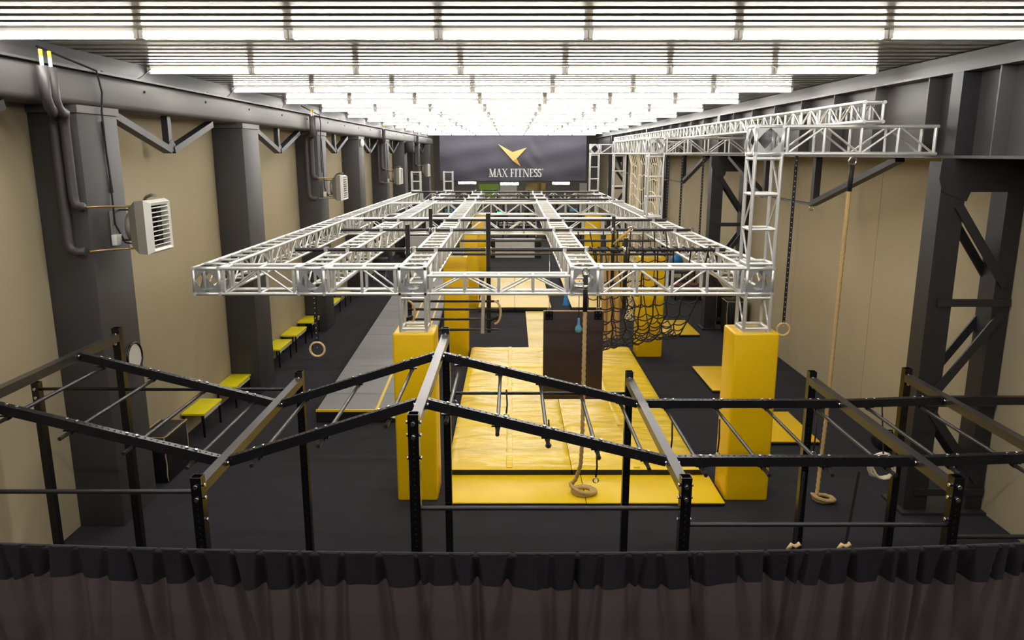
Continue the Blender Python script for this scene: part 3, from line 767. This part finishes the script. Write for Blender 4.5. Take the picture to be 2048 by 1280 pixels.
# wooden poles, hold boards
for k, (x, y, r) in enumerate(((2.14, 17.2, .065), (2.28, 17.2, .075), (2.44, 17.2, .07))):
    t = thing('hanging_pole', 'hanging wooden pole behind the black net, %s' % ['closest to the brown board', 'thickest of the three', 'farthest from the brown board'][k], 'pole', (x, y, .64), 'hanging wooden poles')
    tube('pole', (x, y, .64 + .04 * k), (x, y, 2.66), r, 'wood_pole', t, 14)
    tube('cord', (x, y, 2.66), (x, y, 2.945), .008, 'strap_black', t, 6)
for k, (x, z) in enumerate(((2.08, 2.98), (2.25, 3.05))):
    t = thing('grip_board', 'small black hold board on a wire loop, %s' % ['lower one', 'upper one with a bright bolt'][k], 'hold board', (x, 15.0, z), 'hold boards')
    rbox('board', (x - .06, 14.98, z), (x + .06, 15.02, z + .14), 'vinyl_black', t, bev=.008)
    b = MB(); b.sweep([(x - .03, 15.0, z + .13), (x - .02, 15.0, 3.41), (x + .02, 15.0, 3.41), (x + .03, 15.0, z + .13)], .005, 5); build('wire', b, 'strap_black', t)
    tube('bolt', (x, 14.972, z + .07), (x, 14.982, z + .07), .012, 'bolt_zinc', t, 8)
t = thing('rope_bundle', 'diagonal tan rope strung between the second cross pipe and an upright', 'rope', (2.2, 14.9, 3.4))
b = MB(); b.sweep([(2.0, 14.9, 3.16), (2.15, 14.88, 3.3), (2.33, 14.86, 3.45)], .022, 8, twist=17, lobes=3, depth=.2); build('strands', b, 'rope_tan', t)
b = MB()
b.sweep(circle((2.33, 14.9, 3.46), .045, 10, 'Y'), .015, 5, closed=True); build('clip', b, 'bolt_zinc', t)

# gear heap by the panel wall
t = thing('gear_shelf', 'dark shelf with gym gear against the panel wall', 'shelf', (6.1, 27.5, 0))
for z in (.25, .75): box('shelf_board', (5.6, 26.6, z), (6.5, 28.6, z + .04), 'vinyl_black', t)
for x in (5.62, 6.48):
    for y in (26.62, 28.58): bar('post', (x, y, 0), (x, y, .95), .04, .04, 'black_steel', t)
tag(sphere('exercise_ball', (6.1, 27.9, 1.03), .24, 'ball_blue'), 'blue exercise ball on the dark shelf', 'ball')
t = thing('low_bench', 'dark red padded bench in front of the dark shelf', 'bench', (6.0, 26, 0))
rbox('seat', (5.55, 25.5, .35), (6.5, 26.2, .5), 'maroon', t, bev=.03)
for x in (5.6, 6.45):
    for y in (25.55, 26.15): bar('leg', (x, y, 0), (x, y, .36), .05, .05, 'black_steel', t)

# ------------------------------------------------------------------ monkey bar rig in the foreground
YFp, YBp = 5.3, 8.1
rig = thing('monkey_bar_rig', 'black steel monkey bar rig with slanting perforated rails in the foreground', 'climbing rig', (0, 6.7, 0))
PW = .08
def post(x, y, h, holes=True, bolts=True):
    b = MB(); w_, i_ = PW / 2, PW / 2 - .005
    b.box((x - w_, y - w_, 0), (x + w_, y + w_, h - .1))
    for (a, c_) in (((x - w_, y - w_), (x + w_, y - i_)), ((x - w_, y + i_), (x + w_, y + w_)), ((x - w_, y - i_), (x - i_, y + i_)), ((x + i_, y - i_), (x + w_, y + i_))):
        b.box((a[0], a[1], h - .1), (c_[0], c_[1], h))
    p = build('post', b, 'black_steel', rig)
    if holes:
        b = MB()
        for k in range(int((h - .2) / .05)):
            b.disc((x, y - w_ - .0012, h - .2 - k * .05), (0, -1, 0), .0085, 8)
        build('hole_row', b, 'hole_black', p, kind='stuff')
    if bolts:
        for dz in (.07, .17):
            tube('bolt', (x, y - w_, h - dz), (x, y - w_ - .018, h - dz), .017, 'bolt_zinc', p, 8)
    return p
XP = [(-4.32, 3.04), (-2.35, 2.545), (-.72, 3.04), (1.305, 2.545), (3.33, 2.545), (4.38, 2.58)]
beams = {}
for x, h in XP:
    pf = post(x, YFp, h); pb = post(x, YBp, h)
    zt = h - .065
    bb = bar('crossbeam', (x, YFp + PW / 2, zt - .04), (x, YBp - PW / 2, zt - .04), PW, PW, 'beam_steel', rig)
    for yb in (5.83, 7.3):
        for s in (-1, 1):
            tube('bolt', (x + s * .04, yb - .055, zt - .03), (x + s * .06, yb - .055, zt - .03), .013, 'bolt_zinc', bb, 8)
    for s in (-1, 1):
        for dz in (.02, .12, .3):
            tube('bolt', (x + s * PW / 2, YFp, h - dz - .05), (x + s * (PW / 2 + .016), YFp, h - dz - .05), .014, 'bolt_zinc', pf, 8)
post(-5.28, YBp, 2.42)
RAILY = (5.84, 7.3)
nr = [4, 3, 5, 4, 2]
for k in range(5):
    (x0, h0), (x1, h1) = XP[k], XP[k + 1]
    z0, z1 = h0 - .065 - .04, h1 - .065 - .04
    for ry in RAILY:
        p, q = V((x0 + PW / 2, ry, z0)), V((x1 - PW / 2, ry, z1))
        rl = bar('rail', p, q, .06, .08, 'rail_steel', rig)
        d = (q - p).normalized(); nrm = V((0, 0, 1)) - d.z * d; nrm.normalize()
        b = MB(); L = (q - p).length
        for j in range(int(L / .05)):
            b.disc(p + d * (.03 + j * .05) + nrm * .0415, nrm, .009, 8)
        build('hole_row', b, 'hole_black', rl, kind='stuff')
        b = MB(); m_ = nr[k]
        rungs_at = [p + d * L * ((j + .5) / m_ if m_ > 1 else .5) for j in range(m_)]
        for c in rungs_at:
            for s in (-.04, .04): b.tube(c + d * s + nrm * .04, c + d * s + nrm * .052, .012, 8)
        build('bolt_heads', b, 'bolt_zinc', rl, kind='stuff')
    m_ = nr[k]
    for j in range(m_):
        f = (j + .5) / m_
        x = x0 + (x1 - x0) * f; z = z0 + (z1 - z0) * f - .06
        r_ = tube('rung', (x, RAILY[0] - .16, z), (x, RAILY[1] + .12, z), .0165, 'pipe_dark', rig, 12)
        for ry in RAILY:
            b = MB(); b.box((x - .05, ry - .025, z + .012), (x + .05, ry + .025, z + .022)); b.tube((x, ry - .025, z), (x, ry + .025, z), .021, 10)
            build('saddle_clamp', b, 'black_steel', r_)
def xbar(x0, x1, y, z): tube('brace_tube', (x0, y, z), (x1, y, z), .018, 'pipe_dark' if y < 6 else 'black_steel', rig, 10)
xbar(-4.3, -2.39, YFp, 2.42); xbar(-.68, 1.27, YFp, 2.285); xbar(1.35, 3.29, YFp, 2.15); xbar(3.37, 4.34, YFp, 2.05)
xbar(-5.28, -4.36, YBp, 2.34); xbar(-4.28, -2.39, YBp, 2.335); xbar(-.68, 1.27, YBp, 2.29); xbar(3.37, 4.34, YBp, 2.17); xbar(4.42, 6.3, YBp, 2.17)
# continuation of the flat rails toward the wall
for ry in RAILY:
    bar('rail', (4.42, ry, 2.475), (6.2, ry, 2.475), .06, .08, 'rail_steel', rig)
# cords, handles and coils hung on the rig
def cord(label, x, y, z0, z1):
    t = thing('carabiner_tether', label, 'tether', (x, y, z1), 'tethers on the monkey bars')
    b = MB(); b.sweep([(x, y, z0), (x + .008, y, (z0 + z1) / 2), (x, y, z1 + .06)], .008, 6); build('cord', b, 'strap_black', t)
    b = MB(); b.sweep(circle((x, y, z1 + .03), .024, 12, 'Y'), .006, 5, closed=True); build('carabiner', b, 'bolt_zinc', t)
cord('black cord with carabiner near the peak crossbeam', -.55, 7.0, 2.85, 2.52)
cord('black cord with carabiner on the second rung after the peak', -.05, 7.0, 2.68, 2.38)
cord('black cord with carabiner on the third rung after the peak', .34, 6.6, 2.52, 2.24)
cord('black cord with carabiner on the rung before the valley', .75, 6.3, 2.35, 2.03)
cord('black cord with carabiner on the first flat rung', 1.56, 7.0, 2.38, 1.98)
cord('black cord with carabiner on the second flat rung, by the pillar', 2.02, 7.0, 2.38, 1.98)
cord('black cord with carabiner on the last flat rung', 3.0, 7.1, 2.38, 1.95)
for x, nm in ((2.37, 'beside the rear post'), (2.79, 'on the open stretch')):
    t = thing('handle_strap', 'black strap with a pale wooden handle hanging ' + nm, 'strap', (x, 5.8, 1.66), 'handle straps')
    bar('strap', (x, 5.8, 1.72), (x + (.05 if x > 2.5 else .02), 5.8, 2.36), .022, .006, 'strap_black', t, up=(0, 1, 0))
    b = MB(); b.sweep([(x - .06, 5.8, 1.66), (x - .03, 5.8, 1.71), (x, 5.8, 1.69), (x + .04, 5.8, 1.72)], .018, 8); build('handle', b, 'wood_ring', t)
t = thing('rope_coil', 'coil of white rope hanging beside the rear posts', 'rope', (4.1, 7.9, 1.3))
b = MB()
for q in range(5): b.sweep([p + V((random.uniform(-.015, .015), .02 * q - .04, random.uniform(-.015, .015))) for p in circle((4.12, 7.9, 1.5), .12 + .008 * q, 18, 'Y')], .013, 6, closed=True)
build('coil', b, 'rope_white', t); tube('hook', (4.12, 7.9, 1.62), (4.12, 8.05, 2.16), .008, 'strap_black', t, 6)

# ------------------------------------------------------------------ curtain on the mezzanine rail
t = thing('curtain', 'dark gathered curtain with a darker hem band along the balcony rail', 'curtain', (0, 1.4, 3.2))
random.seed(11)
NX = 1400; X0, X1 = -2.0, 2.0
ph = [(random.uniform(0, 6.28), f, a) for f, a in ((17, .4), (29, .5), (41, .7), (63, .55), (97, .25))]
folds = [(random.uniform(X0, X1), random.uniform(.008, .03), random.uniform(.5, 1.3), random.uniform(-.25, .25)) for _ in range(90)]
def top_z(x): return 4.108 + .021 * x * x
creases = []; xc = X0
while xc < X1:
    creases.append((xc, random.uniform(.004, .012), random.uniform(.35, 1.25), random.uniform(-.5, .5))); xc += random.uniform(.018, .075)
def fold(x, dz):
    g = min(1, .35 + dz / .1)
    s = 0
    for p, f, a in ph: s += .6 * a * math.sin(f * x + p + 1.5 * math.sin(3.1 * x + p))
    d = 0
    for c, w_, a, sl in creases:
        ww = w_ * (.7 + min(dz, .3) * 3.5); q = (x - c - sl * dz * .35) / ww
        if abs(q) < 3: d += a * math.exp(-q * q)
    return -.006 * s * g + .03 * d * g
def sheet(z_offs, extra):
    b = MB(); vs_ = []
    for zo in z_offs:
        for i in range(NX + 1):
            x = X0 + (X1 - X0) * i / NX
            wob = (.006 * math.sin(9 * x) + .004 * math.sin(23 * x)) if zo == z_offs[-1] and extra else 0
            vs_.append((x, 1.4 + fold(x, zo) - extra, top_z(x) - zo - wob))
    n = NX + 1
    b.add(vs_, [(j * n + i, j * n + i + 1, (j + 1) * n + i + 1, (j + 1) * n + i) for j in range(len(z_offs) - 1) for i in range(NX)], True)
    return b
build('cloth', sheet([0, .012, .03, .055, .085, .12, .17, .23, .32, .45, .65, .9], 0), 'curtain_cloth', t)
build('hem_band', sheet([-.001, .012, .03, .055, .0735], .004), 'curtain_band', t)
b = MB(); b.sweep([(X0 + (X1 - X0) * i / 40, 1.405, top_z(X0 + (X1 - X0) * i / 40) - .006) for i in range(41)], .007, 6); build('top_cord', b, 'curtain_band', t)
t = thing('balcony_rail', 'dark balcony rail behind the curtain', 'railing', (0, 1.47, 3.2))
tube('handrail', (-5.7, 1.52, 3.97), (6.5, 1.52, 3.97), .02, 'black_steel', t)
for k in range(9): tube('baluster', (-5.6 + 1.5 * k, 1.52, 3.2), (-5.6 + 1.5 * k, 1.52, 3.97), .018, 'black_steel', t, 8)

# ------------------------------------------------------------------ banner and the gym area behind it
t = thing('banner', 'large dark grey banner with gold bird emblem and white lettering', 'banner', (.1, Y_BAN, 3.09))
b = MB(); nx, nz = 90, 30; vs_ = []
BX0, BX1, BZ0, BZ1 = -4.8, 5.0, 3.09, ZC - .01
for j in range(nz + 1):
    for i in range(nx + 1):
        u, v_ = i / nx, j / nz
        wr_ = .05 * math.sin(22 * u + 7 * v_) * (1 - v_) * .6 + .03 * math.sin(9 * u - 14 * v_) + .05 * math.sin(60 * u + 16 * v_) * math.exp(-((u - .63) / .05) ** 2) * (1 - abs(v_ - .4))
        vs_.append((BX0 + (BX1 - BX0) * u, Y_BAN + wr_, BZ0 + (BZ1 - BZ0) * v_))
b.add(vs_, [(j * (nx + 1) + i, j * (nx + 1) + i + 1, (j + 1) * (nx + 1) + i + 1, (j + 1) * (nx + 1) + i) for j in range(nz) for i in range(nx)], True)
build('cloth', b, 'banner_cloth', t)
tube('bottom_bar', (BX0, Y_BAN, BZ0), (BX1, Y_BAN, BZ0), .03, 'steel_dark', t, 8)
YE = Y_BAN - .14
def px(x, y): # banner-plane point of a pixel
    u = (x - 1023) / F_PX; v_ = (640 - y) / F_PX; cp, sp = math.cos(PITCH), math.sin(PITCH)
    k = YE / (cp + v_ * sp); return V((u * k, YE, HCAM + (-sp + v_ * cp) * k))
g = lambda x, y: px(860 + x / 5.12, 260 + y / 5.12)
b = MB(); b.prism([g(695, 142), g(845, 226), g(992, 180), g(888, 292), g(850, 316)], (0, .03, 0)); build('emblem', b, 'gold', t)
b = MB(); b.prism([g(850, 316), g(888, 292), g(930, 374)], (0, .03, 0)); build('emblem', b, 'gold_dark', t)
TK, TH, SE = .17, .07, .05
def seg(p, q, w_):   # a stroke as a horizontal-width parallelogram
    return [(p[0] - w_ / 2, p[1]), (p[0] + w_ / 2, p[1]), (q[0] + w_ / 2, q[1]), (q[0] - w_ / 2, q[1])]
def rc(x0, y0, x1, y1): return [(x0, y0), (x1, y0), (x1, y1), (x0, y1)]
def srf(x, y, w_=.3): return rc(x - w_ / 2, y, x + w_ / 2, y + SE)
def s_shape():
    pts = []
    for k in range(13):
        a = math.radians(20 + 250 * k / 12); pts.append((.24 + .19 * math.cos(a), .745 + .215 * math.sin(a)))
    for k in range(1, 13):
        a = math.radians(90 - 250 * k / 12); pts.append((.24 + .21 * math.cos(a), .275 + .24 * math.sin(a)))
    out = []
    for p, q in zip(pts[:-1], pts[1:]):
        dx, dy = q[0] - p[0], q[1] - p[1]; l_ = math.hypot(dx, dy); w_ = .045 + .05 * abs(dy / l_)
        nx_, ny_ = -dy / l_ * w_, dx / l_ * w_
        out.append([(p[0] - nx_, p[1] - ny_), (q[0] - nx_, q[1] - ny_), (q[0] + nx_, q[1] + ny_), (p[0] + nx_, p[1] + ny_)])
    return out
GL = {
 'I': (.38, [rc(.11, 0, .28, 1), srf(.195, 0, .36), srf(.195, 1 - SE, .36)]),
 'M': (1.0, [seg((.14, 0), (.17, 1), TH), seg((.5, 0), (.2, 1), TK), seg((.5, 0), (.8, 1), TH), seg((.84, 0), (.82, 1), TK), srf(.14, 0), srf(.84, 0), srf(.13, 1 - SE, .26), srf(.86, 1 - SE, .26)]),
 'A': (.82, [seg((.1, 0), (.4, 1), TH), seg((.7, 0), (.4, 1), TK), rc(.2, .32, .62, .38), srf(.1, 0), srf(.7, 0)]),
 'X': (.82, [seg((.7, 0), (.14, 1), TK), seg((.1, 0), (.66, 1), TH), srf(.1, 0, .26), srf(.7, 0), srf(.14, 1 - SE), srf(.68, 1 - SE, .26)]),
 'F': (.62, [rc(.11, 0, .28, 1), rc(.11, .94, .56, 1), rc(.5, .78, .56, 1), rc(.28, .48, .46, .54), rc(.42, .4, .47, .62), srf(.195, 0, .36), srf(.12, 1 - SE, .2)]),
 'T': (.78, [rc(.3, 0, .47, 1), rc(.05, .94, .72, 1), rc(.05, .78, .1, 1), rc(.67, .78, .72, 1), srf(.385, 0, .36)]),
 'N': (.9, [seg((.14, 0), (.14, 1), TH), seg((.74, 0), (.16, 1), TK), seg((.76, 0), (.76, 1), TH), srf(.14, 0), srf(.1, 1 - SE, .26), srf(.76, 1 - SE)]),
 'E': (.68, [rc(.11, 0, .28, 1), rc(.11, .94, .58, 1), rc(.11, 0, .6, .06), rc(.52, .8, .58, 1), rc(.55, 0, .61, .22), rc(.28, .48, .46, .54), rc(.42, .4, .47, .62)]),
 'S': (.54, s_shape()), ' ': (.34, [])}
A0, A1 = px(978, 354), px(1083.5, 337.5)
tot = sum(GL[c][0] for c in 'MAX FITNESS'); sx = (A1.x - A0.x) / tot; sz = A1.z - A0.z; cx = A0.x
for c in 'MAX FITNESS':
    b = MB()
    for q_, poly in enumerate(GL[c][1]):
        e = .002 * (q_ % 7)
        b.prism([(cx + x * sx, YE - e, A0.z + z * sz) for x, z in poly], (0, .02, 0))
    if GL[c][1]: build('letter', b, 'white_paint', t)
    cx += GL[c][0] * sx
b = MB(); b.sweep(circle((cx + .06, YE, A1.z - .04), .04, 12, 'Y'), .01, 5, closed=True); build('registered_mark', b, 'white_paint', t)

def at_y(x, y, Y):
    u = (x - 1023) / F_PX; v_ = (640 - y) / F_PX; cp, sp = math.cos(PITCH), math.sin(PITCH)
    k = Y / (cp + v_ * sp); return V((u * k, Y, HCAM + (-sp + v_ * cp) * k))
for x0, x1, yy, nm in ((917, 952, 365.5, 'nearest the bench wall'), (1001, 1037, 367.5, 'below the lettering'), (1105, 1139, 366.5, 'nearest the panel wall')):
    p, q = at_y(x0, yy, 53.2), at_y(x1, yy, 53.2)
    t = thing('hanging_lamp', 'lit white strip lamp hanging below the banner, ' + nm, 'lamp', tuple((p + q) / 2), 'strip lamps below the banner')
    tube('tube', p, q, .07, 'lamp_glow', t, 8)
    for e in (p, q): tube('cord', e + V((0, 0, .07)), (e.x, e.y, ZC), .008, 'strap_black', t, 5)
def panel_at(name, label, cat, x0, y0, x1, y1, Y, m_, th=.06):
    a, c = at_y(x0, y1, Y), at_y(x1, y0, Y)
    return tag(box(name, (a.x, Y, max(0, a.z)), (c.x, Y + th, c.z), m_), label, cat)
panel_at('wall_panel', 'green painted panel on the far wall below the banner', 'panel', 958, 368, 998, 398, YB - .08, 'green_paint')
panel_at('wall_panel', 'pale wall panel on the far wall beside the green one', 'panel', 1000, 366, 1034, 400, YB - .08, 'panel_white')
panel_at('mirror_panel', 'tall mirror panel on the far wall behind the gym machines', 'mirror', 1050, 366, 1092, 420, YB - .08, 'mirror', .04)
panel_at('door_leaf', 'pale door by the foot of the far truss tower', 'door', 1158, 366, 1174, 430, YB - .1, 'panel_white')
# low white partitions
for x0, x1, z, nm, dk in ((-.92, 1.1, .9, 'in the middle of the floor', 1), (-5.2, -3.85, 1.0, 'by the bench wall', 1)):
    t = thing('low_partition', 'low white partition with dark end posts ' + nm, 'partition', ((x0 + x1) / 2, 36.3, 0), 'low partitions')
    box('board', (x0, 36.25, .02), (x1, 36.33, z), 'panel_white', t)
    box('top_rail', (x0 - .02, 36.23, z), (x1 + .02, 36.35, z + .04), 'white_paint', t)
    for x in (x0 - .16, x1 + .02): box('end_post', (x, 36.2, 0), (x + .3 if x < x0 else x + .3, 36.4, z + .02), 'vinyl_black', t)
# gym machines below the banner
def rack(label, x, y, wd, dp, h):
    t = thing('power_rack', label, 'rack', (x, y, 0), 'gym racks below the banner')
    for sx_ in (-1, 1):
        for sy in (-1, 1): bar('post', (x + sx_ * wd / 2, y + sy * dp / 2, 0), (x + sx_ * wd / 2, y + sy * dp / 2, h), .08, .08, 'black_steel', t)
        bar('side_rail', (x + sx_ * wd / 2, y - dp / 2, h - .05), (x + sx_ * wd / 2, y + dp / 2, h - .05), .07, .07, 'black_steel', t)
    for z in (h - .05, .12): bar('cross_rail', (x - wd / 2, y + dp / 2, z), (x + wd / 2, y + dp / 2, z), .07, .07, 'black_steel', t)
    tube('barbell', (x - wd / 2 - .4, y - dp / 2 - .07, 1.2), (x + wd / 2 + .4, y - dp / 2 - .07, 1.2), .018, 'bolt_zinc', t, 8)
    for s in (-1, 1): tube('weight_plate', (x + s * (wd / 2 + .2), y - dp / 2 - .07, 1.2), (x + s * (wd / 2 + .28), y - dp / 2 - .07, 1.2), .22, 'vinyl_black', t, 16)
rack('black power rack with barbell behind the middle partition', .2, 41, 1.3, 1.3, 2.3)
rack('black power rack with barbell between bench wall and partition', -2.8, 42, 1.3, 1.3, 2.4)
rack('black power rack with barbell by the panel wall', 3.2, 43, 1.3, 1.3, 2.4)
rack('black power rack in front of the mirror panel', 1.8, 49, 1.4, 1.2, 2.6)
rack('black power rack in front of the green panel', -1.6, 49.5, 1.4, 1.2, 2.6)
def shelf_balls(label, x, y, n):
    t = thing('storage_shelf', label, 'shelf', (x, y, 0), 'storage shelves')
    for z in (.3, .8, 1.3): box('board', (x - n * .2, y - .2, z), (x + n * .2, y + .2, z + .04), 'panel_white', t)
    for s in (-1, 1): bar('upright', (x + s * (n * .2 - .02), y, 0), (x + s * (n * .2 - .02), y, 1.75), .05, .35, 'panel_white', t)
    for r_, z in enumerate((.34, .84, 1.34)):
        for k in range(n):
            tag(sphere('medicine_ball', (x - n * .2 + .2 + .4 * k, y, z + .15), .15, 'vinyl_black'), 'black medicine ball on the %s board of the white shelf, %s from the bench wall' % (['bottom', 'middle', 'top'][r_], NTH[k]), 'ball', 'medicine balls')
shelf_balls('white open shelf under the green panel', .3, 46, 6)
for k, (x, y) in enumerate(((-3.9, 47), (3.9, 47.5), (-.6, 44.5), (2.4, 45.5))):
    t = thing('treadmill', 'dark treadmill %s' % ['by the bench wall', 'by the panel wall', 'behind the racks, bench-wall side', 'behind the racks, mirror side'][k], 'treadmill', (x, y, 0), 'treadmills')
    rbox('deck', (x - .4, y - .9, 0), (x + .4, y + .9, .25), 'vinyl_black', t, bev=.03)
    for s in (-1, 1):
        bar('upright', (x + s * .38, y + .6, .2), (x + s * .36, y + .75, 1.3), .06, .1, 'steel_dark', t)
        bar('hand_rail', (x + s * .37, y + .7, 1.05), (x + s * .37, y + .1, 1.0), .05, .05, 'heater_grey', t)
    rbox('console', (x - .38, y + .68, 1.25), (x + .38, y + .8, 1.6), 'vinyl_black', t, bev=.03)
    box('screen', (x - .25, y + .67, 1.33), (x + .25, y + .682, 1.54), 'screen_green' if k == 2 else 'grip_blue', t)

# bag and case standing at the walls
t = thing('gym_bag', 'black gym bag lying by the panel wall behind the rear post', 'bag', (6.37, 12.2, 0))
rbox('body', (6.18, 12.0, 0), (6.55, 12.4, .26), 'vinyl_black', t, bev=.09, seg=4)
b = MB(); b.sweep([(6.26, 12.2, .24), (6.28, 12.2, .31), (6.46, 12.2, .31), (6.48, 12.2, .24)], .014, 6); build('handle', b, 'strap_black', t)
t = thing('equipment_case', 'black case on folding silver legs by the bench wall, past the benches', 'case', (-5.2, 30, 0))
rbox('case', (-5.5, 29.8, .35), (-4.95, 30.3, .85), 'vinyl_black', t, bev=.04)
for x in (-5.45, -5.0):
    bar('leg', (x, 29.7, 0), (x, 30.2, .36), .03, .03, 'aluminium', t); bar('leg', (x + .03, 30.3, 0), (x + .03, 29.85, .36), .03, .03, 'aluminium', t)
